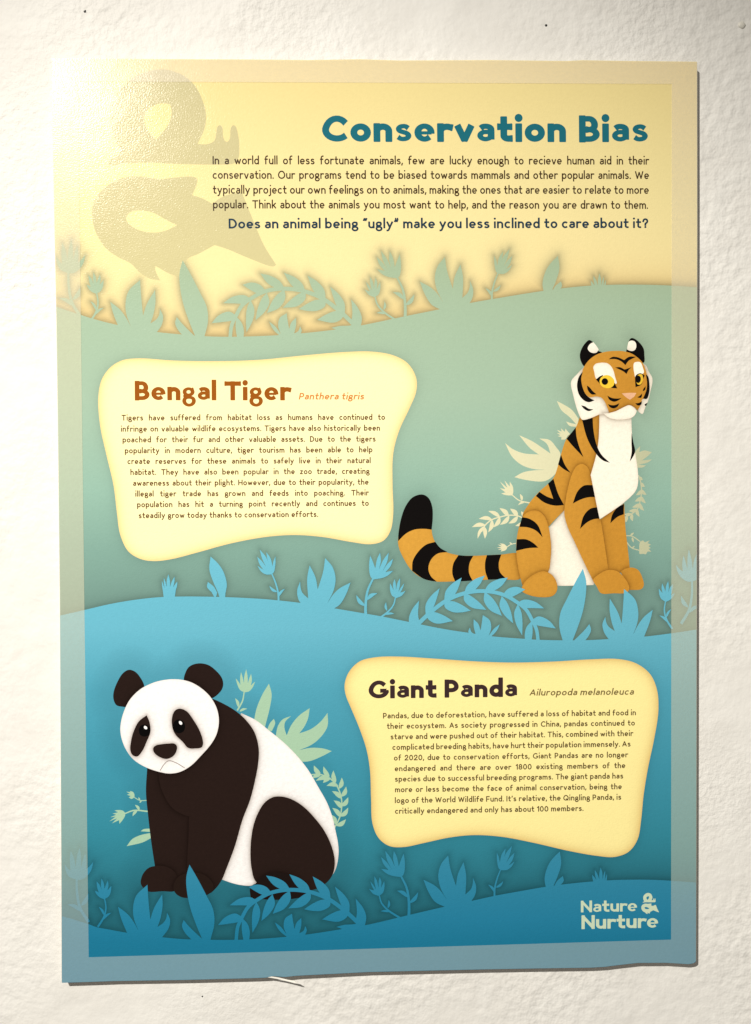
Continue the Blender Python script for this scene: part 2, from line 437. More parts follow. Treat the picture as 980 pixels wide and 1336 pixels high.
HILL2 = [(76,803.6),(112.5,795.3),(140,788.8),(165,784.2),(188,781),(210,779),(240,778.2),(270,778.4),(310,779.6),(345,781.6),(370,784),(392.4,786.6),(439.6,794.2),(475.5,800.3),(498,804.2),(531.6,811),(567.6,818.4),(590,822.4),(609.8,825.3),(641,830),(684,833.4),(701.8,834.6),(731,835.3),(760,835.3),(793,833.8),(835.5,831),(873,826.6),(912,820.8)]
HILL1 = [(70,399),(102.7,410),(122.9,416.3),(154.3,424.2),(203.7,433),(239.6,436.6),(270,438.8),(300,439.4),(330,438.8),(364.3,437.2),(398,434.5),(437.2,430),(472.2,424.4),(530.6,412.2),(574.4,403.4),(613.7,395.3),(650,389),(690,382.4),(732,376.4),(772,372.6),(821.5,371.3),(875.4,372.6),(914,375.2)]
def dense(line): return smooth(line, 6, closed=False)
MIDX = [-150, -122, -57, -15, 40, 115]; MIDY = [190.5, 191.8, 196.0, 197.0, 198.0, 198.9]
def place(poly, which):
    p = np.array(poly)
    if which == 3: return p
    if which == 1: return p + np.array([0.3, 394.3])
    return np.stack([6.2 - p[:, 0], p[:, 1] + np.interp(p[:, 0], MIDX, MIDY)], 1)
def cut(p):
    q = px(p); q[:, 0] = np.clip(q[:, 0], edge_x(LEFT, q[:, 1]) + .6, edge_x(RIGHT, q[:, 1]) - .6)
    return mm(q)
plants = {w: [(nm, [cut(place(q, w)) for q in polys]) for nm, polys in PLANTS] for w in (1, 2, 3)}

def hill_tree(which, line):
    polys = [q for _, ps in plants[which] for q in ps]
    l = dense(line)
    low = np.concatenate([l, [[l[-1][0], l[-1][1] + 60], [l[0][0], l[0][1] + 60]]])
    return tree_of(polys + [mm(low)], 0.45)
def line_tree(line): return tree_of([mm(np.concatenate([dense(line), dense(line)[::-1]]))], 1.0)
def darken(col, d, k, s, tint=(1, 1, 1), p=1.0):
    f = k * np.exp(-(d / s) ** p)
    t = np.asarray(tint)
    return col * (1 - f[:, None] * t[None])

# ---- sky
sky_c = grad([(70, (228, 211, 149)), (230, (231, 217, 159)), (360, (236, 222, 166)), (440, (233, 217, 162))])
bottom1 = [(x, y_ + 6) for x, y_ in dense(HILL1)]
P, T = sheet(TOP, bottom1, 420, 185)
d = dist(P, hill_tree(1, HILL1)); dl = dist(P, line_tree(HILL1))
col = sky_c(P)
col = darken(col, dl, 0.26, 12, (0.45, 0.85, 1.2))
col = darken(col, d, 0.50, 2.8, (1.05, 0.95, 0.85))
flat('sky_print', P, T, col, INK, poster)

# ---- the big ampersand made of two animals
EMB_TOP = smooth(E1([(380,720,c_),(400,690),(440,655),(482,620),(455,580),(435,530),(415,440),(420,340),(455,255),(530,175),(625,122),(740,100),(850,125),(930,180),(975,240)]) +
                 E3([(232,100),(240,165),(228,240),(185,333,c_),(250,333),(292,312),(305,262),(311,225),(328,212),(344,226),(348,280),(360,312),(376,318),(392,296),(397,235),(412,213),(429,220),(446,280),(453,350),(446,425),(415,458),(330,464),(150,463),(0,458)]) +
                 E1([(640,697),(500,704),(430,715)]), 5)
HOLE_T = smooth(E1([(740,317),(795,324,c_),(804,380),(782,455),(705,551,c_),(650,490),(628,415),(648,360),(690,332)]), 5)
EMB_LOW = smooth(E2([(560,49),(650,55),(720,67),(850,55),(940,52)]) + E3([(182,556),(180,590),(150,660,c_),(210,678),(280,715,c_),(330,678),(400,652),(470,645,c_),(545,830),(610,980)]) +
                 E5([(403,203,c_),(385,213),(250,167),(120,112),(45,88,c_)]) + E2([(975,545),(900,580),(848,690,c_),(790,672),(700,622,c_),(700,650),(730,715,c_),(665,703),(600,665),(545,608),(460,565),(380,505),(318,405),(296,310),(302,225),(342,155),(430,85),(500,58)]), 5)
HOLE_L = smooth(E2([(513,325),(530,285),(590,267),(680,280),(770,328),(838,362,c_),(770,395),(690,410),(600,395),(540,362)]), 5)
def emblem(parent, fn, ink, xf=lambda p: p):
    a, b = fill([xf(mm(EMB_TOP))], 0, [xf(mm(HOLE_T))])
    a2, b2 = fill([xf(mm(EMB_LOW))], 0, [xf(mm(HOLE_L))])
    P = np.concatenate([a, a2]); T = b + [tuple(i + len(a) for i in f) for f in b2]
    return flat('ampersand_emblem', P, T, fn(P) if callable(fn) else fn, INK, parent)
emblem(poster, grad([(90, (194, 186, 143)), (360, (200, 192, 145))]), None)

# ------------------------------------------------------------------ lettering: a rounded stroke alphabet
def arc(cx, cy, rx, ry, a0, a1, k=None):
    k = k or max(4, int(abs(a1 - a0) / 13))
    return [(cx + rx * math.cos(math.radians(a0 + (a1 - a0) * i / k)), cy + ry * math.sin(math.radians(a0 + (a1 - a0) * i / k))) for i in range(k + 1)]
def sp(pts, n=5): return [tuple(p) for p in smooth(pts, n, closed=False)]
XH = 0.70
def arch(x0, w, y0=0.36): return [(x0, y0)] + arc(x0 + w / 2, 0.43, w / 2, 0.27, 180, 0) + [(x0 + w, 0)]
DOT = lambda x, y: ('dot', x, y)
CL = 'closed'
G = {   # width, strokes
 'o': (.48, [(CL, arc(.24,.35,.24,.35,0,360)[:-1])]),
 'n': (.42, [[(0,0),(0,.7)], arch(0,.42)]),
 'm': (.72, [[(0,0),(0,.7)], arch(0,.36), arch(.36,.36)]),
 'h': (.42, [[(0,0),(0,1.08)], arch(0,.42)]),
 'u': (.42, [[(0,.7)] + arc(.21,.27,.21,.27,180,360) + [(.42,.34)], [(.42,.7),(.42,0)]]),
 'r': (.29, [[(0,0),(0,.7)], [(0,.38)] + arc(.23,.42,.23,.28,180,65)]),
 'i': (0, [[(0,0),(0,.7)], DOT(0,1.0)]),
 'j': (.10, [[(.10,.7)] + arc(-.06,-.14,.16,.16,0,-95), DOT(.10,1.0)]),
 'l': (0, [[(0,0),(0,1.08)]]),
 't': (.32, [[(.12,.97)] + arc(.29,.17,.17,.17,180,280), [(0,.7),(.31,.7)]]),
 'f': (.31, [[(.09,0)] + arc(.28,.87,.19,.21,180,80), [(0,.7),(.28,.7)]]),
 'a': (.39, [('flat', sp([(.03,.6),(.10,.68),(.2,.7),(.31,.67),(.375,.59),(.39,.46)]) + [(.39,0)]), ('bar', [(.39,.39),(.21,.39)] + arc(.19,.195,.19,.195,90,270) + sp([(.22,0),(.32,.05),(.39,.16)]))]),
 'b': (.46, [[(0,0),(0,1.08)], (CL, arc(.23,.35,.23,.35,0,360)[:-1])]),
 'd': (.46, [[(.46,0),(.46,1.08)], (CL, arc(.23,.35,.23,.35,0,360)[:-1])]),
 'p': (.46, [[(0,-.3),(0,.7)], (CL, arc(.23,.35,.23,.35,0,360)[:-1])]),
 'q': (.46, [[(.46,-.3),(.46,.7)], (CL, arc(.23,.35,.23,.35,0,360)[:-1])]),
 'c': (.41, [('flat', arc(.24,.35,.24,.35,45,315))]),
 'e': (.47, [('bar', [(.04,.335),(.47,.335)], .62), ('flat', [(.47,.315)] + arc(.235,.36,.235,.34,0,180)[0:] + arc(.235,.35,.235,.35,180,315)[1:])]),
 'g': (.43, [('ring', arc(.2,.47,.2,.23,0,360)[:-1]), ('bar', [(.33,.63),(.44,.69)]), ('bar', sp([(.09,.28),(.03,.2),(.04,.12),(.13,.075)])), ('ring', arc(.22,-.11,.24,.19,0,360)[:-1])]),
 'k': (.40, [[(0,0),(0,1.08)], [(.02,.27),(.38,.7)], [(.15,.40),(.40,0)]]),
 'v': (.45, [[(0,.7),(.2,.0),(.25,.0),(.45,.7)]]),
 'w': (.70, [[(0,.7),(.18,0),(.35,.62),(.52,0),(.70,.7)]]),
 'x': (.42, [[(0,.7),(.42,0)], [(.42,.7),(0,0)]]),
 'y': (.45, [[(0,.7),(.225,.03)], sp([(.45,.7),(.225,.03),(.14,-.2),(.08,-.28),(0,-.3)], 4)]),
 'z': (.40, [[(.01,.7),(.38,.7),(.0,0),(.40,0)]]),
 's': (.36, [('bar', sp([(.345,.6),(.27,.68),(.18,.7),(.07,.66),(.02,.55),(.06,.44),(.18,.375),(.3,.31),(.36,.19),(.31,.05),(.18,0),(.08,.02),(0,.1)], 4))]),
 'A': (.66, [[(0,0),(.33,1),(.66,0)], [(.13,.33),(.53,.33)]]),
 'B': (.50, [[(0,0),(0,1)], [(0,1),(.24,1)] + arc(.24,.765,.2,.235,90,-90)[1:] + [(0,.53)], [(.24,.53)] + arc(.25,.265,.25,.265,90,-90) + [(0,0)]]),
 'C': (.66, [('flat', arc(.40,.5,.40,.5,42,318))]),
 'D': (.60, [[(0,0),(0,1),(.2,1)] + arc(.2,.5,.4,.5,90,-90)[1:] + [(0,0)]]),
 'F': (.46, [[(0,0),(0,1),(.46,1)], [(0,.5),(.40,.5)]]),
 'G': (.76, [('flat', arc(.40,.5,.40,.5,45,345) + [(.77,.46),(.48,.46)])]),
 'H': (.60, [[(0,0),(0,1)], [(.60,0),(.60,1)], [(0,.5),(.6,.5)]]),
 'I': (0, [[(0,0),(0,1)]]),
 'N': (.60, [[(0,0),(0,1)], [(.60,0),(.60,1)], ('flat', [(.0,1.0),(.6,0)])]),
 'O': (.78, [(CL, arc(.39,.5,.39,.5,0,360)[:-1])]),
 'P': (.48, [[(0,0),(0,1),(.22,1)] + arc(.22,.72,.26,.28,90,-90)[1:] + [(0,.44)]]),
 'Q': (.78, [(CL, arc(.39,.5,.39,.5,0,360)[:-1]), [(.48,.28),(.74,.0)]]),
 'T': (.60, [[(0,1),(.60,1)], [(.30,1),(.30,0)]]),
 'W': (.96, [[(0,1),(.24,0),(.48,.9),(.72,0),(.96,1)]]),
 '0': (.52, [(CL, arc(.26,.5,.26,.5,0,360)[:-1])]),
 '1': (.20, [[(0,.84),(.20,1),(.20,0)]]),
 '2': (.50, [sp([(.02,.76),(.08,.92),(.24,1),(.41,.94),(.47,.76),(.4,.56),(.2,.3),(0,0)], 4) + [(.50,0)]]),
 '8': (.50, [(CL, arc(.25,.765,.2,.235,0,360)[:-1]), (CL, arc(.25,.265,.25,.265,0,360)[:-1])]),
 '.': (.0, [DOT(0,.06)]), ',': (.0, [[(.02,.06),(-.04,-.13)]]), "'": (.0, [[(.03,1.02),(-.01,.84)]]),
 '\u201c': (.24, [[(.09,1.05),(.03,.92)], ('dot', .03, .86), [(.27,1.05),(.21,.92)], ('dot', .21, .86)]), '\u201d': (.24, [('dot', .05, 1.0), [(.05,.95),(-.01,.80)], ('dot', .23, 1.0), [(.23,.95),(.17,.80)]]),
 '?': (.40, [sp([(.0,.78),(.06,.94),(.2,1.0),(.35,.93),(.39,.76),(.31,.6),(.21,.5),(.2,.3)], 4), DOT(.2,.06)]),
}
def ribbon(pts, h, closed, ends=1.0, ky=1.0):
    P = np.array(pts, float)
    keep = [0] + [i for i in range(1, len(P)) if np.linalg.norm(P[i] - P[i - 1]) > 1e-5]
    P = P[keep]
    if closed:
        a = P - np.roll(P, 1, 0); b = np.roll(P, -1, 0) - P
    else:
        dd = np.diff(P, axis=0); a = np.concatenate([dd[:1], dd]); b = np.concatenate([dd, dd[-1:]])
    a = a / np.linalg.norm(a, axis=1)[:, None]; b = b / np.linalg.norm(b, axis=1)[:, None]
    na, nb = np.stack([-a[:, 1], a[:, 0]], 1), np.stack([-b[:, 1], b[:, 0]], 1)
    mtr = na + nb; ln = np.maximum(np.linalg.norm(mtr, axis=1), 0.35)
    mtr = mtr / ln[:, None]
    sc = h / np.maximum((mtr * na).sum(1), 0.74)
    kk = np.array([1.0, ky]); Lf, Rt = P + mtr * sc[:, None] * kk, P - mtr * sc[:, None] * kk
    V = []; F = []
    if not closed:
        t0, t1 = -a[0], b[-1]
        def cap(p, t, nn): return [p + nn*h*.84 + t*h*.98*ends, p - nn*h*.84 + t*h*.98*ends], [p + nn*h + t*h*.78*ends, p - nn*h + t*h*.78*ends]
        c1, c2 = cap(P[0], t0, na[0]); rows = [c1, c2] + list(zip(Lf, Rt))
        c1, c2 = cap(P[-1], t1, nb[-1]); rows += [c2, c1]
    else:
        rows = list(zip(Lf, Rt)) + [(Lf[0], Rt[0])]
    for l, r in rows: V += [l, r]
    for i in range(len(rows) - 1): F.append((2*i, 2*i+1, 2*i+3, 2*i+2))
    return V, F
_gc = {}
def glyph(ch, w):
    key = (ch, w)
    if key in _gc: return _gc[key]
    h = w / 2
    gw, strokes = G[ch]
    kx = 1.12 if w > .18 else 1.0
    bold = w > .18; ky = {'e': .74, 'a': .76, 's': .76, 'g': .72, 'B': .80, 'o': .88, 'G': .84, 'C': .88}.get(ch, .90) if bold else 1.0; hy = h * ky
    yk, ym = [-.3, 0, XH, 1.0, 1.08], [-.3 + hy, hy, XH - hy, 1.0 - hy, 1.08 - hy]
    if bold: ym[0] = -.36 + hy
    fy = lambda v: np.interp(v, yk, ym)
    V, F, lay = [], [], []
    for si, s in enumerate(strokes):
        if s[0] == 'dot':
            r = .078 if ch in '\u201c\u201d' else max(h * 1.18, .06); y0 = s[2] if s[2] > .5 else r
            if ch in 'ij': y0 = max(1.08 - r, XH + r + .04)
            v = [np.array((s[1] + h + r * math.cos(k * math.pi / 6), y0 + r * math.sin(k * math.pi / 6))) for k in range(12)]
            f = [tuple(range(12))]
        else:
            tag_ = s[0] if isinstance(s[0], str) else ''
            closed = tag_ in (CL, 'ring')
            pts = s[1] if tag_ else s
            hh = h * ((s[2] if len(s) > 2 and tag_ else .84 if tag_ in ('bar', 'ring') else 1.0) if bold else 1.0)
            pts = [np.array((x * kx + h, fy(y_))) for x, y_ in pts]
            runs = [pts]
            if not closed:                       # a stroke that turns sharply is drawn as two that meet
                runs, cur = [], [pts[0]]
                for i in range(1, len(pts)):
                    cur.append(pts[i])
                    if i < len(pts) - 1:
                        u, q = pts[i] - pts[i - 1], pts[i + 1] - pts[i]
                        lu, lq = np.linalg.norm(u), np.linalg.norm(q)
                        if lu > 1e-6 and lq > 1e-6 and np.dot(u, q) / (lu * lq) < 0.45: runs.append(cur); cur = [pts[i]]
                runs.append(cur)
            v, f = [], []
            for ri, run in enumerate(runs):
                e = 0.15 if tag_ in ('flat', 'bar') else (0.55 if len(runs) > 1 and ch in 'vwWyAkxz' else 1.0)
                v1, f1 = ribbon(run, hh, closed, e, ky)
                f += [tuple(i + len(v) for i in q) for q in f1]; v += v1
        F += [tuple(i + len(V) for i in q) for q in f]; V += v; lay += [si + .85 * i / len(v) for i in range(len(v))]
    _gc[key] = (np.array(V), F, np.array(lay), gw * kx + w)
    return _gc[key]
SB = 0.135
def line_width(txt, w, sb): return sum(glyph(c, w)[3] + sb for c in txt) - sb if txt else 0
def lettering(name, lines, cap_px, w, ink, parent, slant=0.0, sb=SB, space=0.30, fit='space', ref=None):
    """lines: (text, left end, right end of its baseline, traced). Words are spread to the measured ends."""
    VV, FF, ZZ = [], [], []
    base = nextz(1); off = 0; step = .008 if w > .18 else .001
    hs = 1.0
    if ref:
        txt, a, b = lines[ref[0]]; q = mm([a, b]); nn = txt.count(' ')
        hs = (np.linalg.norm(q[1] - q[0]) / (cap_px * .5015) - ref[1] * nn) / sum(line_width(t, w, sb) for t in txt.split(' '))
    for txt, a, b in lines:
        p0, p1 = mm([a, b]); W = np.linalg.norm(p1 - p0); ux = (p1 - p0) / W; uy = np.array([-ux[1], ux[0]])
        s = cap_px * 0.5015
        words = txt.split(' ')
        nat = sum(line_width(q, w, sb) for q in words)
        if fit == 'space' and len(words) > 1:
            sx = s * hs; gap = (W - nat * sx) / (len(words) - 1)
            lim = 0.22 * s
            if gap < lim: sx = (W - lim * (len(words) - 1)) / nat; gap = lim
        else:
            sx = W / (nat + space * (len(words) - 1)); gap = space * sx; print('FIT', name, txt, round(sx / s, 3))
        x = 0.0
        for wd in words:
            for ch in wd:
                V, F, lay, adv = glyph(ch, w)
                X = x + V[:, 0] * sx + V[:, 1] * s * slant; Y = V[:, 1] * s
                VV.append(p0 + np.outer(X, ux) + np.outer(Y, uy)); ZZ.append(base + lay * step)
                FF += [tuple(i + off for i in f) for f in F]; off += len(V)
                x += (adv + sb) * sx
            x += gap - sb * sx
    P = np.concatenate(VV); Z = np.concatenate(ZZ)
    out = []
    for f in FF:
        q = P[list(f)]; ar = 0.5 * np.sum(q[:, 0] * np.roll(q[:, 1], -1) - np.roll(q[:, 0], -1) * q[:, 1])
        out.append(f if ar > 0 else f[::-1])
    return mesh_obj(name, np.concatenate([P, Z[:, None]], 1) * MM, out, INK, parent, np.repeat(lin(ink)[None], len(P), 0))

lettering('title', [('Conservation Bias', (420.5, 184.8), (846, 185.2))], 33.6, .272, (30, 104, 120), poster, sb=.10, fit='all', space=.52)
lettering('intro_paragraph', [
  ('In a world full of less fortunate animals, few are lucky enough to recieve human aid in their', (277.5, 214.5), (846.8, 214.8)),
  ('conservation. Our programs tend to be biased towards mammals and other popular animals. We', (277.5, 233.4), (846.8, 233.7)),
  ('typically project our own feelings on to animals, making the ones that are easier to relate to more', (277.8, 252.8), (846.6, 253)),
  ('popular. Think about the animals you most want to help, and the reason you are drawn to them.', (278, 272), (845.5, 272.6))], 10.7, .158, (62, 44, 26), poster, sb=.105, ref=(2, .40))
lettering('question_line', [('Does an animal being \u201cugly\u201d make you less inclined to care about it?', (298.5, 298.2), (846, 297.6))], 12.8, .178, (36, 58, 76), poster, sb=.11, fit='all', space=.42)

# ------------------------------------------------------------------ hills
def build_hill(which, line, bottom, rows, colf, under=None, label=None, plantf=None):
    P, T = sheet(dense(line), bottom, 420, rows)
    c = colf(P)
    if under: c = under(P, c)
    h = flat('hill', P, T, c, INK, poster)
    if label: h['label'] = label
    z = nextz()
    for k, (nm, polys) in enumerate(plants[which]):
        PP, TT = fill(polys, 0)
        flat(nm, PP, TT, (plantf or colf)(PP), INK, h, z=z + k * 0.0003)
    return h
hill1_c = grad([(310, (158, 177, 146)), (400, (160, 184, 160)), (520, (159, 186, 166)), (640, (144, 181, 167)), (720, (126, 164, 154)), (800, (115, 151, 144)), (840, (111, 145, 138))])
t2 = hill_tree(2, HILL2); l2 = line_tree(HILL2)
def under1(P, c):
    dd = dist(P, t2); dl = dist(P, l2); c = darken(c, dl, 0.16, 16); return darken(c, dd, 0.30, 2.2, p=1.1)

# ---- tiger and panda outlines (needed first: the hills carry their printed soft halos)
PAN1 = S(PA([(40,170),(50,120),(75,85),(110,65),(160,60),(250,66),(380,68),(500,64),(620,52),(740,42),(820,41),(880,52),(920,75),(943,115),(943,155),(925,200),(895,265),(878,330),(876,420),(878,500),(870,550),(850,578),(815,588),(760,582),(680,568),(600,562),(520,567),(420,585),(320,612),(250,630),(200,636),(160,630),(125,608),(102,560),(93,500),(83,420),(62,330),(45,250)]))
PAN2 = S(PB([(43,115),(55,80),(85,50),(130,38),(200,36),(300,42),(420,50),(520,53),(640,50),(740,44),(820,43),(870,55),(910,85),(930,130),(934,190),(922,270),(905,350),(892,430),(885,500),(875,555),(850,590),(810,605),(760,602),(680,588),(580,565),(490,548),(410,543),(340,550),(270,565),(210,577),(170,574),(140,552),(122,510),(118,440),(115,360),(105,300),(85,240),(60,180),(46,145)]))
OR = grad([(560, (196, 130, 50)), (680, (199, 134, 56)), (730, (204, 142, 66)), (790, (196, 138, 72))])
OR2 = grad([(520, (210, 156, 64)), (860, (194, 137, 50))], axis=0)
def orange(P): return OR2(P)
WH, BK = const((247, 242, 228)), const((13, 10, 10))
def tiger_pieces():
    L, M_, N_, Q = TL, TM, TN, TK
    return [
     ('tail', S(N_([(200,74),(140,92),(95,148),(65,230),(48,330),(48,400),(80,480),(135,562),(210,613),(290,631),(420,629),(560,622),(700,615),(830,610),(830,457),(700,458),(520,466),(420,460),(330,430),(283,378),(262,310),(268,220),(264,150),(240,95)])), orange, 1),
     ('tail_stripe', S(N_([(47,372,c_),(48,330),(65,230),(95,148),(140,92),(200,74),(240,95),(264,150),(268,220),(261,299,c_),(215,294),(155,298),(100,322)])), BK, 0),
     ('tail_stripe', S(N_([(284,377,c_),(315,415),(362,442,c_),(300,452),(258,490),(240,545),(255,595),(293,631,c_),(250,625),(205,611),(136,562,c_),(140,500),(175,440),(225,395)])), BK, 0),
     ('tail_stripe', S(N_([(432,462,c_),(480,466),(527,466,c_),(503,515),(500,575),(522,624,c_),(470,628),(410,629,c_),(393,580),(400,515)])), BK, 0),
     ('tail_stripe', S(N_([(614,462,c_),(660,460),(706,458,c_),(690,515),(698,570),(738,613,c_),(690,616),(622,619,c_),(604,565),(603,505)])), BK, 0),
     ('belly', S(M_([(372,128,c_),(275,238,c_),(275,400),(262,520),(290,600,c_),(330,608),(560,604,c_),(590,500),(480,300)])), WH, 1),
     ('leg', S(M_([(600,188,c_),(680,130),(757,82,c_),(765,240),(782,390),(793,500,c_),(760,520),(720,525),(640,520,c_),(620,350)])), orange, 1),
     ('leg_stripe', S(M_([(756,86,c_),(754,120),(754,152,c_),(715,168),(668,208,c_),(680,155),(712,110)])), BK, 0),
     ('paw', S(M_([(733,517,c_),(765,500),(805,492),(845,507),(870,550),(882,605),(866,630),(790,636,c_),(765,585)])), orange, 1),
     ('torso', S(L([(478,55,c_),(445,140),(388,208),(355,300),(336,370),(303,460),(212,548),(150,620),(105,710),(150,790,c_),(240,810,c_),(272,772,c_),(310,730),(375,664,c_),(450,640),(560,560,c_),(600,440),(620,250),(620,20,c_)])), orange, 1),
     ('back_stripe', S(L([(447,136,c_),(388,208,c_),(435,262),(496,326,c_),(468,255),(452,195)])), BK, 0),
     ('back_stripe', S(L([(352,308,c_),(334,372,c_),(370,402),(414,426,c_),(378,375)])), BK, 0),
     ('back_stripe', S(L([(304,464,c_),(270,494,c_),(303,592,c_),(262,577),(214,547,c_),(192,574,c_),(245,615),(310,635),(372,632,c_),(335,560)])), BK, 0),
     ('thigh', S(M_([(120,152),(160,130),(205,130),(245,162),(272,228),(288,330),(288,420),(268,525),(200,570),(105,605,c_),(80,500),(66,380),(72,290),(90,215)])), orange, 1),
     ('thigh_stripe', S(M_([(104,170,c_),(150,180),(202,218),(236,299,c_),(192,256),(142,236),(87,232,c_)])), BK, 0),
     ('thigh_stripe', S(M_([(70,311,c_),(130,312),(175,335),(208,365,c_),(140,369),(65,386,c_)])), BK, 0),
     ('paw', S(M_([(240,515),(290,535),(322,580),(328,635),(300,673),(220,682),(140,665),(102,640),(112,597),(165,545)])), orange, 1),
     ('leg', S(M_([(490,-170),(455,-158),(425,-110),(398,-20),(380,80),(374,150),(395,232),(440,330),(500,460),(560,582,c_),(610,560),(657,520,c_),(632,350),(606,188),(572,20),(545,-90),(522,-148)])), orange, 1),
     ('leg_stripe', S(L([(556,504,c_),(500,507),(458,545),(428,622,c_),(480,596),(530,582),(573,581,c_),(566,540)])), BK, 0),
     ('leg_stripe', S(L([(587,645,c_),(540,655),(498,700),(474,784,c_),(520,742),(560,723),(600,718,c_)])), BK, 0),
     ('paw', S(M_([(655,508),(710,515),(758,558),(788,615),(783,643),(768,655),(690,657),(608,656),(580,612),(558,572),(600,532)])), orange, 1),
     ('chest', S(L([(598,40,c_),(596,150),(591,230),(578,310),(542,440,c_),(558,520),(580,630),(600,722,c_),(680,670),(765,608),(832,538),(846,480),(844,415),(832,330),(818,250),(806,170),(802,40,c_)])), WH, 1),
     ('chest_stripe', S(L([(804,168,c_),(815,230),(826,290),(812,325),(792,353,c_),(804,295),(803,235)])), BK, 0),
     ('neck_stripe', S(L([(487,86,c_),(520,82),(555,74,c_),(560,150),(578,240),(610,308),(666,362,c_),(618,345),(568,292),(520,205)])), BK, 0),
     ('ear', S(Q([(370,245),(330,225),(300,165),(265,125),(232,112),(190,148),(152,208),(135,270),(145,335),(185,392),(260,360)])), BK, 1),
     ('ear_inner', S(Q([(337,214,c_),(310,172),(278,134,c_),(240,158),(219,200),(236,232),(275,250),(312,245)])), WH, 0),
     ('ear', S(Q([(630,245),(642,190),(652,138),(672,98),(692,90),(732,106),(780,150),(815,205),(822,265),(818,350),(760,340)])), BK, 1),
     ('ear_inner', S(Q([(638,212,c_),(645,165),(658,128),(690,117),(722,130),(736,165),(728,208),(700,228),(665,225)])), WH, 0),
     ('ruff', S(Q([(200,375,c_),(110,470),(48,540),(40,590),(60,680),(90,800),(120,890),(155,957),(180,962),(260,940),(345,903,c_),(400,905,c_),(600,800,c_),(740,850,c_),(757,872),(802,899),(832,830),(862,760),(887,660),(908,560),(905,510),(870,450),(825,370),(600,380,c_)])), WH, 1),
     ('head', S(Q([(530,227),(600,231),(680,253),(750,298),(800,350),(832,420),(854,500),(862,580),(852,660),(835,725),(798,745,c_),(785,800),(750,863,c_),(710,825),(660,806),(600,828),(520,868),(447,891,c_),(430,840),(400,770),(362,725),(300,714),(240,722),(198,688),(165,620),(150,540),(158,460),(185,388),(240,318),(320,264),(420,235)])), orange, 1),
     ('chin', S(Q([(440,891,c_),(520,868),(600,828),(660,806),(708,830),(742,868,c_),(722,910),(685,940),(610,957),(510,957),(440,937),(385,893,c_)])), WH, 1),
     ('face_stripe', S(Q([(166,448,c_),(122,510),(105,600),(125,690),(175,752),(230,774),(292,755,c_),(240,728),(192,680),(158,590),(150,520)])), BK, 0),
     ('face_stripe', S(Q([(210,596,c_),(220,645),(260,690),(312,690,c_),(272,655),(238,615)])), BK, 0),
     ('face_stripe', S(Q([(148,807,c_),(180,845),(230,869),(280,850,c_),(230,843),(190,818)])), BK, 0),
     ('face_stripe', S(Q([(428,704,c_),(450,748),(500,769),(540,757),(580,730,c_),(530,735),(475,728)])), BK, 0),
     ('face_stripe', S(Q([(434,794,c_),(455,826),(495,840),(535,822),(557,784,c_),(510,804),(470,805)])), BK, 0),
     ('face_stripe', S(Q([(796,682,c_),(772,706),(746,722,c_),(786,727),(796,705)])), BK, 0),
     ('face_stripe', S(Q([(836,603,c_),(810,635),(806,657,c_),(830,642)])), BK, 0),
     ('face_stripe', S(Q([(838,478,c_),(850,560),(845,640),(808,735,c_),(848,738),(875,665),(876,580),(862,500)])), BK, 0),
     ('face_stripe', S(Q([(724,785,c_),(760,782),(796,764,c_),(786,802),(752,809)])), BK, 0),
     ('face_stripe', S(Q([(856,779,c_),(824,800),(836,814)])), BK, 0),
     ('forehead_stripe', S(Q([(443,316,c_),(480,292),(540,296),(606,325,c_),(660,290),(737,290,c_),(690,312),(655,332),(620,379,c_),(580,342),(520,316)])), BK, 0),
     ('forehead_stripe', S(Q([(511,405,c_),(560,401),(612,426,c_),(684,402,c_),(655,430),(632,473,c_),(600,447),(550,422)])), BK, 0),
     ('nose', S(Q([(582,680,c_),(660,674),(737,675,c_),(715,712),(668,749,c_),(620,716)])), const((226, 178, 142)), 0),
     ('brow', S(Q([(300,368),(350,354),(420,357),(460,383),(490,430),(512,510),(526,575),(440,560),(310,525),(288,450),(278,400)])), WH, 0),
     ('brow', S(Q([(714,355),(745,344),(780,350),(802,392),(815,462),(770,482),(728,512),(716,470),(706,400)])), WH, 0),
     ('eye_liner', S(Q([(306,532,c_),(345,500),(380,484,c_),(400,560),(470,560),(505,568,c_),(533,626,c_),(480,622),(450,610),(360,590,c_)])), BK, 0),
     ('eye', S(Q([(345,555),(362,510),(410,486),(460,495),(500,540),(497,590),(460,620),(410,624),(365,600)])), const((238, 200, 62)), 0),
     ('pupil', S(Q([(366,553),(378,528),(402,518),(425,528),(436,553),(425,580),(402,590),(378,580)])), BK, 0),
     ('eye_liner', S(Q([(722,510,c_),(735,485),(778,465),(815,482),(825,490,c_),(808,530),(790,585),(728,614,c_),(724,560)])), BK, 0),
     ('eye', S(Q([(735,545),(742,500),(770,475),(797,480),(808,520),(800,560),(780,586),(750,584)])), const((226, 186, 60)), 0),
     ('pupil', S(Q([(728,530),(736,502),(756,490),(778,502),(785,530),(776,558),(756,570),(737,558)])), BK, 0),
    ]
PB_, PW = const((37, 25, 22)), const((247, 246, 248))
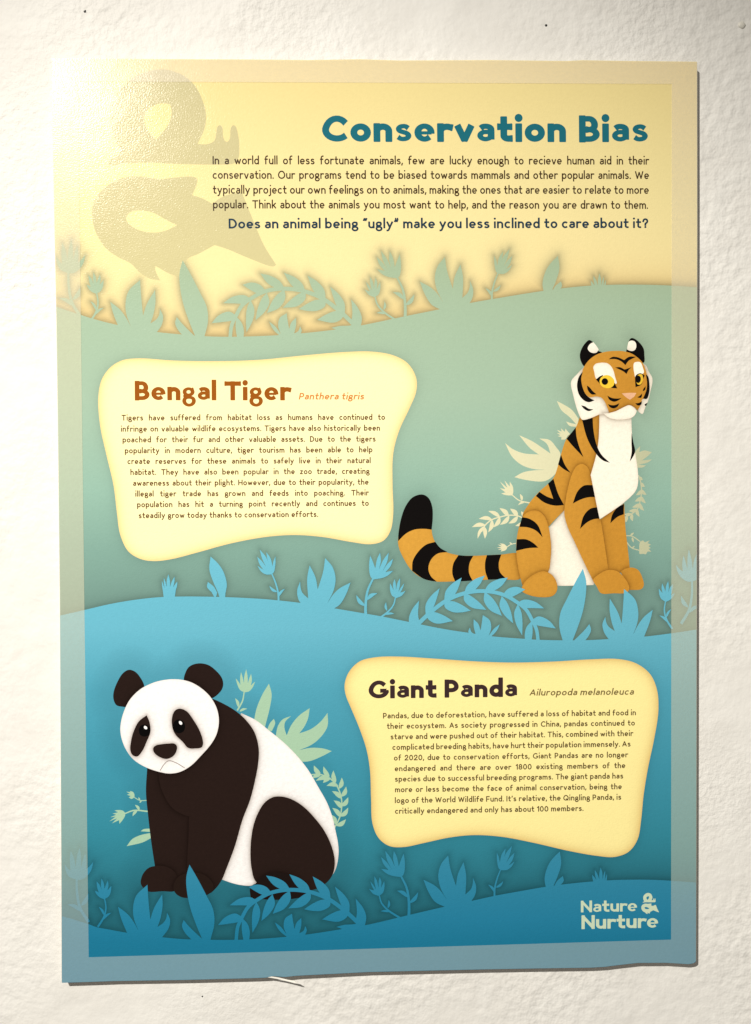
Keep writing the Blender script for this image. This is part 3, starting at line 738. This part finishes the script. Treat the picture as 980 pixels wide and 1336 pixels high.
def panda_pieces():
    I, J, H, Gp = PI_, PJ, PH, PG
    return [
     ('back', S(Gp([(230,362,c_),(330,410),(420,480),(520,562),(600,642),(680,742),(750,860),(812,972),(850,1080)]) + J([(866,380),(882,460),(886,540),(862,650),(800,730,c_),(500,760,c_),(322,738),(300,749),(240,747),(180,735),(100,708,c_),(60,500,c_),(150,100,c_)])), PW, 1),
     ('hind_leg', S(J([(490,149),(560,164),(640,210),(720,288),(790,380),(838,480),(860,575),(852,660),(815,720),(740,770),(600,790),(400,760),(328,720),(302,640),(293,520),(308,370),(340,270),(388,192),(440,156)])), PB_, 1),
     ('foot', S(B([(252,305),(275,288),(312,245),(380,214),(470,224),(540,262),(600,330),(560,355),(430,373),(255,365,c_)])), const((26, 18, 16)), 1),
     ('leg', S(H([(320,10,c_),(310,200),(328,400),(352,600),(382,800,c_),(540,930),(650,930,c_),(690,398),(560,200),(440,10,c_)])), PB_, 1),
     ('paw', S(H([(380,795),(330,810),(285,860),(268,930),(290,970),(330,998),(440,996),(545,990),(562,900),(545,850),(500,812),(440,793)])), PB_, 1),
     ('torso', S(Gp([(-30,240,c_),(30,262),(100,293),(190,345),(262,408),(320,490),(348,590),(348,680),(328,800),(290,950),(240,1080)]) + J([(190,480),(130,640),(100,712),(50,778),(0,812)]) + H([(760,1035),(680,1040,c_),(650,900),(640,800),(650,560),(655,398,c_),(600,380),(520,330),(450,220),(420,130),(410,20,c_)])), PB_, 1),
     ('paw', S(H([(545,1010),(530,960),(560,890),(620,855),(690,845),(770,862),(825,905),(850,955),(840,1000),(790,1022),(700,1045),(600,1045)])), const((35, 24, 20)), 1),
     ('ear', S(I([(318,260),(280,170),(245,138),(205,130),(165,155),(125,220),(100,290),(100,340),(120,380),(160,391),(210,390)])), PB_, 0),
     ('ear', S(I([(603,215),(610,150),(640,105),(700,84),(770,94),(830,138),(870,190),(878,240),(858,285),(780,335)])), PB_, 0),
     ('head', S(I([(540,196),(640,214),(720,258),(790,325),(835,410),(848,500),(830,590),(790,660),(720,740),(650,810),(570,855),(500,866),(440,858),(330,822),(240,765),(185,690),(155,610),(148,540),(165,450),(210,350),(280,275),(350,234),(430,207)])), PW, 1),
     ('eye_patch', S(I([(335,452,c_),(355,500),(362,570),(335,640),(305,705),(268,745),(235,735),(219,700),(225,630),(245,560),(280,495)])), PB_, 1),
     ('eye_patch', S(I([(570,405),(620,425),(670,490),(715,570),(736,650),(725,680),(680,688),(630,684),(590,640),(540,590),(518,540),(515,470),(535,420)])), PB_, 1),
     ('eye', S(I([(320,518),(350,530),(360,560),(350,592),(320,604),(290,592),(280,560),(292,528)])), const((6, 5, 6)), 0),
     ('eye', S(I([(565,482),(598,500),(608,535),(595,568),(560,580),(530,562),(520,525),(535,494)])), const((6, 5, 6)), 0),
     ('eye_glint', S(I([(318,528),(334,532),(339,548),(329,552),(316,542)])), PW, 0),
     ('eye_glint', S(I([(566,494),(580,496),(588,512),(578,520),(566,510)])), PW, 0),
     ('nose', S(I([(430,659),(490,653),(530,653),(548,668),(550,695),(528,738),(480,762),(430,750),(388,717),(382,685),(398,668)])), PB_, 1),
     ('mouth', stem(I([(430,845),(462,797),(492,775),(540,788),(605,826)]), 6 / 5.444), const((168, 160, 158)), 0),
    ]
TIGER, PANDA = tiger_pieces(), panda_pieces()
def picture(name, pieces, parent, label, step=1.0, bg=None):
    """a printed animal: its pieces overlap, and each is shaded with ink where the next one lies over it"""
    root = None
    shapes = []
    for i, (nm, poly, colf, cast) in enumerate(pieces):
        P, T = fill([poly], step if (np.ptp(poly, 0).max() > 12) else 0)
        c = colf(P)
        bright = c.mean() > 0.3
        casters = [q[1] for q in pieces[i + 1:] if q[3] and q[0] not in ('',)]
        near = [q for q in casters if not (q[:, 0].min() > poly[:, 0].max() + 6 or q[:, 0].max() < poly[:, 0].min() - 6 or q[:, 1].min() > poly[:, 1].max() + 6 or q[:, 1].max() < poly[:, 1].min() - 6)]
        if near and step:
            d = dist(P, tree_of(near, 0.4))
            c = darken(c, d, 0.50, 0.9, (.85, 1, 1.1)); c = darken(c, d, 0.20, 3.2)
        # ink of the larger bright pieces darkens towards their own outline
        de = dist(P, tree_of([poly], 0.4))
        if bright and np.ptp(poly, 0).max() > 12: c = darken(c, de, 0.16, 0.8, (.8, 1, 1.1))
        shapes.append((nm, P, T, c))
    root = bpy.data.objects.new(name, None)
    COL.objects.link(root); root.parent = poster; root.empty_display_size = 0.05
    root['label'] = label
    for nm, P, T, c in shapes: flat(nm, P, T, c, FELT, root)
    return root

def flora(items, colf):
    for nm, polys in items:
        PP, TT = fill(polys, 1.2)
        c = colf(PP)
        flat(nm, PP, TT, c, INK, poster)
def TEK(p): return K(TE, p)
tiger_flora = [
 ('leaf_plant', [TEK([(735,135,c_),(790,163),(850,203),(900,270,c_),(890,320,c_),(830,255),(770,205)]), TEK([(805,290,c_),(840,301),(890,312,c_),(885,330,c_),(830,322)])]),
 ('flower', [TEK([(835,385,c_),(800,344,c_),(795,368,c_),(765,340,c_),(772,366,c_),(736,354,c_),(762,380,c_),(733,377,c_),(762,394,c_),(742,401,c_),(770,408,c_),(768,427,c_),(800,424),(815,400)])]),
 ('aloe_plant', [TEK([(343,453,c_),(400,498),(480,530),(598,540,c_),(530,490),(450,394,c_),(550,440),(640,500),(686,532,c_),(660,460),(602,418,c_),(680,430),(730,485),(762,535),(750,640),(705,705),(640,742),(520,736),(413,712,c_),(480,675),(560,660),(650,655,c_),(560,650),(470,620),(395,555)])]),
 ('flower', [TEK([(398,850,c_),(350,848),(313,835,c_),(345,827,c_),(303,795,c_),(345,803,c_),(303,744,c_),(360,792,c_),(338,736,c_),(378,782,c_),(378,744,c_),(402,785),(404,830)]), KS(TE, [(398,848),(450,888),(530,907)], 7, 10), KL(TE, (470,890), (455,838), 20, .1), KL(TE, (490,902), (440,923), 15, .1)]),
 ('leafy_branch', [KS(TE, [(475,1020),(440,1005),(370,1000),(300,1015),(240,1035),(190,1078),(165,1125)], 9, 9)] + [KL(TE, b, t, w, e) for b, t, w, e in (((370,1008),(300,946),34,.08),((305,1015),(215,968),30,.08),((245,1033),(143,1028),30,.1),((195,1075),(92,1090),32,.1),((440,1008),(380,950),34,.08),((180,1085),(135,1178),24,.08),((185,1085),(190,1178),30,-.05),((245,1035),(215,1130),32,-.1),((305,1015),(253,1092),32,-.1),((375,1005),(303,1072),32,-.1),((440,1008),(368,1062),32,-.1),((480,1010),(465,970),22,.1),((480,1050),(420,1080),24,-.1))]),
 ('flower', [TEK([(355,1235,c_),(335,1218),(302,1213,c_),(320,1228,c_),(286,1222,c_),(315,1238,c_),(280,1246,c_),(315,1250,c_),(288,1262,c_),(318,1260,c_),(310,1275,c_),(345,1265),(357,1250)]), KS(TE, [(352,1245),(385,1222),(425,1212)], 6, 6), KL(TE, (395,1218), (375,1205), 10)]),
]
def TFK(p): return K(TF, p)
tiger_flora_far = [
 ('aloe_plant', [TFK([(180,230,c_),(200,185),(237,145,c_),(228,200,c_),(270,185),(338,200,c_),(300,235),(252,272,c_),(338,263,c_),(300,290),(222,308,c_),(285,315,c_),(260,332),(210,335,c_)])]),
 ('leafy_branch', [KS(TF, [(222,400),(242,470),(247,540),(240,600),(215,690),(165,735),(90,772)], 10, 10)] + [KL(TF, b, t, 30, e) for b, t, e in (((228,415),(258,442),.1),((240,465),(277,502),.1),((247,525),(292,572),.12),((245,585),(286,645),.12),((233,645),(270,710),.12),((208,695),(230,762),.12),((165,738),(170,802),.1),((125,758),(112,812),.1),((247,530),(198,575),-.1),((243,590),(188,628),-.1),((230,648),(165,680),-.1),((205,695),(135,712),-.1),((160,735),(95,740),-.1))]),
 ('flower', [TFK([(228,1050,c_),(228,1010),(238,978),(262,968,c_),(275,985,c_),(320,968,c_),(300,992,c_),(330,1005,c_),(308,1018,c_),(328,1035,c_),(308,1042,c_),(332,1066,c_),(300,1065,c_),(285,1090,c_),(262,1085,c_),(230,1085)]), KS(TF, [(100,927),(165,932),(235,978)], 9, 9), KS(TF, [(115,980),(160,1032),(228,1055)], 9, 9), KL(TF, (150,925), (182,900), 18), KL(TF, (165,940), (178,988), 18), KL(TF, (165,1035), (190,1015), 12)]),
]
def PGK(p): return K(PG, p)
panda_flora = [
 ('flower', [PGK([(255,223,c_),(225,208),(207,175),(194,128,c_),(212,150),(226,172,c_),(224,130),(230,86,c_),(242,125),(249,163,c_),(253,110),(265,67,c_),(274,115),(276,162,c_),(287,125),(298,98,c_),(303,140),(296,177,c_),(310,163),(325,150,c_),(308,190),(285,215)]), KS(PG, [(251,222),(240,280),(205,345)], 8, 11), KL(PG, (212,322), (190,262), 20, .1), KL(PG, (220,352), (272,333), 16, -.1)]),
 ('leaf_plant', [PGK([(318,410,c_),(335,330),(375,235),(418,164,c_),(436,235),(425,320),(390,460,c_)]), PGK([(405,475,c_),(425,430),(451,401,c_),(460,430),(436,485,c_)])]),
 ('aloe_plant', [PGK([(463,520,c_),(478,450),(510,405),(567,382,c_),(528,420),(522,460),(537,512,c_),(570,440),(620,380),(692,329,c_),(680,400),(655,455),(622,499,c_),(700,470),(765,420),(812,361,c_),(812,450),(765,525),(700,578),(622,611,c_),(700,596),(780,600),(841,618,c_),(770,655),(690,686),(630,690,c_)])]),
 ('leafy_branch', [KS(PG, [(690,778),(760,775),(820,797),(868,842),(900,912),(908,980),(895,1060),(858,1135)], 9, 9)] + [KL(PG, b, t, 30, e) for b, t, e in (((765,775),(720,714),-.1),((825,792),(785,721),-.1),((868,830),(852,748),-.1),((890,872),(908,796),.1),((905,925),(937,856),.12),((905,990),(951,928),.12),((897,1058),(951,998),.12),((870,1120),(936,1076),.12),((768,775),(710,800),.1),((825,800),(733,818),.12),((832,797),(782,832),.1),((885,852),(805,852),.14),((903,937),(842,888),.1),((908,1003),(853,950),.1),((896,1060),(844,1000),.1),((868,1112),(834,1045),.1))]),
 ('flower', [K(PH, [(218,245,c_),(195,258),(172,246,c_),(188,236,c_),(157,224,c_),(182,218,c_),(152,200,c_),(188,205,c_),(180,195,c_),(207,203),(218,225)]), KS(PH, [(215,245),(262,270),(320,270)], 6, 7), KL(PH, (262,268), (250,245), 12), KL(PH, (275,272), (258,290), 12)]),
 ('flower', [K(PH, [(145,372,c_),(125,352),(90,347),(58,351,c_),(88,365,c_),(45,375,c_),(72,385,c_),(24,405,c_),(68,400,c_),(18,437,c_),(78,414,c_),(38,454,c_),(95,428,c_),(98,458,c_),(125,425),(142,395)]), KS(PH, [(143,375),(215,350),(325,358)], 10, 12), KL(PH, (258,348), (222,306), 22, .1), KL(PH, (240,352), (203,397), 22, .1)]),
 ('leaf_plant', [K(PH, [(156,636,c_),(200,580),(265,548),(350,530,c_),(360,565,c_),(285,605)]), K(PH, [(268,517,c_),(292,500),(350,495,c_),(350,522,c_)])]),
]

# ---- hill 1 (pale green), its panel and the tiger
tp_tree = tree_of([PAN1], .6); tig_tree = tree_of([q[1] for q in TIGER if q[3]], .6)
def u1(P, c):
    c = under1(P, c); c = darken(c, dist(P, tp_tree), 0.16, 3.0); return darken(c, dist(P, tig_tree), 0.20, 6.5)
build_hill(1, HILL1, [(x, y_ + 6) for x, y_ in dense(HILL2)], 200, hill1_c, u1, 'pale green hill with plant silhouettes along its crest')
flora(tiger_flora, grad([(600, (226, 222, 188)), (740, (214, 214, 180))], 0))
flora(tiger_flora_far, grad([(800, (190, 194, 162)), (860, (184, 188, 158))], 0))

def panel(poly, inner, rim, s, label):
    P, T = fill([poly], 1.6)
    d = dist(P, tree_of([poly], .5))
    f = 0.9 * np.exp(-(d / s) ** 1.15)[:, None]
    c = inner(P) * (1 - f) + lin(rim)[None] * f
    o = flat('text_panel', P, T, c, INK, poster)
    o['label'] = label
    return o
p1 = panel(PAN1, const((250, 244, 190)), (234, 208, 142), 3.4, 'cream text panel about the tiger')
lettering('heading', [('Bengal Tiger', (176, 522), (379.3, 522.2))], 24.3, .262, (150, 84, 22), p1, sb=.10, fit='all', space=.45)
lettering('latin_name', [('Panthera tigris', (389.8, 521.3), (474.6, 521.2))], 8.6, .172, (205, 130, 62), p1, slant=.2, sb=.13, fit='all', space=.44)
lettering('paragraph', [
  ('Tigers have suffered from habitat loss as humans have continued to', (158.8, 548.8), (502.4, 547.8)),
  ('infringe on valuable wildlife ecosystems. Tigers have also historically been', (158, 563.3), (495.9, 562)),
  ('poached for their fur and other valuable assets. Due to the tigers', (160, 577.4), (490.2, 576.2)),
  ('popularity in modern culture, tiger tourism has been able to help', (163, 591.6), (486, 590.2)),
  ('create reserves for these animals to safely live in their natural', (166.4, 605.6), (483.7, 604.4)),
  ('habitat. They have also been popular in the zoo trade, creating', (170.3, 619.8), (482.3, 618.3)),
  ('awareness about their plight. However, due to their popularity, the', (173.7, 634), (481, 632.4)),
  ('illegal tiger trade has grown and feeds into poaching. Their', (176.7, 648), (481.2, 646.5)),
  ('population has hit a turning point recently and continues to', (179, 662), (481.2, 660)),
  ('steadily grow today thanks to conservation efforts.', (181, 676.3), (415.2, 674.5))], 7.5, .178, (100, 64, 28), p1, sb=.12, ref=(9, .48))
picture('tiger', TIGER, poster, 'sitting orange tiger with black stripes and a white chest')

# ---- hill 2 (light blue) and the panda
hill2_c = grad([(720, (108, 185, 210)), (780, (103, 180, 204)), (820, (102, 178, 202)), (900, (79, 159, 184)), (1000, (62, 145, 170)), (1090, (50, 133, 155)), (1160, (41, 114, 133)), (1230, (36, 105, 122))])
plant2_c = grad([(720, (108, 185, 210)), (780, (103, 180, 204)), (820, (102, 178, 202)), (900, (79, 159, 184))])
pan_tree = tree_of([q[1] for q in PANDA if q[3] or q[0] == 'ear'], .6); t3 = hill_tree(3, HILL3); l3 = line_tree(HILL3); pp_tree = tree_of([PAN2], .6)
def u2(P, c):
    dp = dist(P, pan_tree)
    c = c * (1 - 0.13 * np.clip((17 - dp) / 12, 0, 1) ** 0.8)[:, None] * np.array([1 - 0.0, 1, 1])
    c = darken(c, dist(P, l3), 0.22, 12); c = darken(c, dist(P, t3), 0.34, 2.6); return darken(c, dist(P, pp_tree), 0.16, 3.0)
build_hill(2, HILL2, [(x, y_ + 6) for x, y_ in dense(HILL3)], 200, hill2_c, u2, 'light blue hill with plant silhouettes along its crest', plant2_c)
flora(panda_flora, const((164, 199, 172)))
picture('panda', PANDA, poster, 'sitting black and white panda with a sad face')
p2 = panel(PAN2, const((250, 236, 164)), (220, 189, 118), 3.3, 'cream text panel about the panda')
lettering('heading', [('Giant Panda', (481, 911.2), (674.6, 908.8))], 23.6, .268, (58, 42, 44), p2, sb=.10, fit='all', space=.45)
lettering('latin_name', [('Ailuropoda melanoleuca', (690.5, 907.6), (826.4, 906.3))], 8.6, .165, (120, 104, 62), p2, slant=.2, sb=.13, fit='all', space=.44)
lettering('paragraph', [
  ('Pandas, due to deforestation, have suffered a loss of habitat and food in', (499.8, 937.4), (829.6, 933.1)),
  ('their ecosystem. As society progressed in China, pandas continued to', (504.8, 950.9), (828.2, 946.5)),
  ('starve and were pushed out of their habitat. This, combined with their', (509.5, 964.7), (826, 960.2)),
  ('complicated breeding habits, have hurt their population immensely. As', (512, 978.4), (822.6, 973.9)),
  ('of 2020, due to conservation efforts, Giant Pandas are no longer', (514, 992.2), (819.2, 988)),
  ('endangered and there are over 1800 existing members of the', (515, 1006.2), (815.8, 1002)),
  ('species due to successful breeding programs. The giant panda has', (515.2, 1019.8), (813, 1015.6)),
  ('more or less become the face of animal conservation, being the', (515.4, 1033.6), (811.2, 1029.5)),
  ("logo of the World Wildlife Fund. It's relative, the Qingling Panda, is", (515.2, 1047.7), (810.4, 1043.2)),
  ('critically endangered and only has about 100 members.', (515.4, 1061.6), (761.2, 1057.9))], 7.5, .178, (93, 76, 42), p2, sb=.12, ref=(9, .48))

# ---- hill 3 (deep blue) at the foot of the sheet
bot = [(x, y_ - 0.4) for x, y_ in BOT]
hill3_c = grad([(1100, (56, 138, 169)), (1200, (36, 124, 160)), (1230, (28, 117, 152)), (1285, (26, 113, 147))])
build_hill(3, HILL3, bot, 50, hill3_c, None, 'deep blue hill with plant silhouettes along its crest')

# ---- pale border printed over everything
IN = [(102, 106.5), (876.3, 109.8), (875.4, 1225.6), (116, 1248.6)]
cols = {}
o_px = px(outline); cen = np.array([490, 668])
ring_in = resample(mm(IN), 12.0); 
ob = mm(o_px + (cen - o_px) / np.linalg.norm(cen - o_px, axis=1)[:, None] * 0.6)
P, T = fill([resample(ob, 12.0)], 0, [ring_in])
veil_c = grad([(70, (250, 241, 222)), (420, (240, 236, 208)), (800, (228, 232, 206)), (1100, (196, 222, 206)), (1200, (180, 210, 212)), (1290, (174, 210, 222))])
flat('border', P, T, veil_c(P), VEIL, poster)

# ---- logo on the deep blue hill
logo_ink = (200, 218, 192)
logo = lettering('logo_lettering', [('Nature', (757.8, 1190), (831, 1188.4)), ], 15.4, .205, logo_ink, poster, sb=.08, fit='all')
lettering('lettering', [('Nurture', (758.6, 1211.8), (858.4, 1209.8))], 18.2, .218, logo_ink, logo, sb=.08, fit='all')
c0 = mm(EMB_TOP); src = np.array([px(c0)[:, 0].min(), 90.4, 361.0, 367.0])
dst_a, dst_b = mm([(836.8, 1165), (859.8, 1191.8)])
sa, sb_ = mm([(120.2, 90.4), (361, 366.5)])
def to_logo(p): return dst_a + (p - sa) * ((dst_b - dst_a) / (sb_ - sa))
emblem(logo, lin(logo_ink), None, to_logo)

# ---- loose sliver of torn paper on the lower edge
fl = mm([(345, 1274.5), (352, 1273.6), (364, 1275.2), (376, 1277.8), (384, 1278.6), (389.5, 1282), (384.5, 1281), (378, 1279.6), (366, 1277.4), (354, 1275.6)])
zf = np.array([0.1, 0.1, 0.3, 0.6, 0.9, 1.1, 1.2, 0.9, 0.5, 0.2])
n = len(fl)
V = np.concatenate([np.concatenate([fl, zf[:, None]], 1), np.concatenate([fl, zf[:, None] - 0.2], 1)]) * MM
F = [(0, 1, 9), (1, 2, 8), (1, 8, 9), (2, 3, 7), (2, 7, 8), (3, 4, 6), (3, 6, 7), (4, 5, 6)]
F = [f[::-1] for f in F] + [tuple(i + n for i in f) for f in F] + [(i, (i + 1) % n, (i + 1) % n + n, i + n) for i in range(n)]
mesh_obj('torn_sliver', V, F, PAPER, poster)
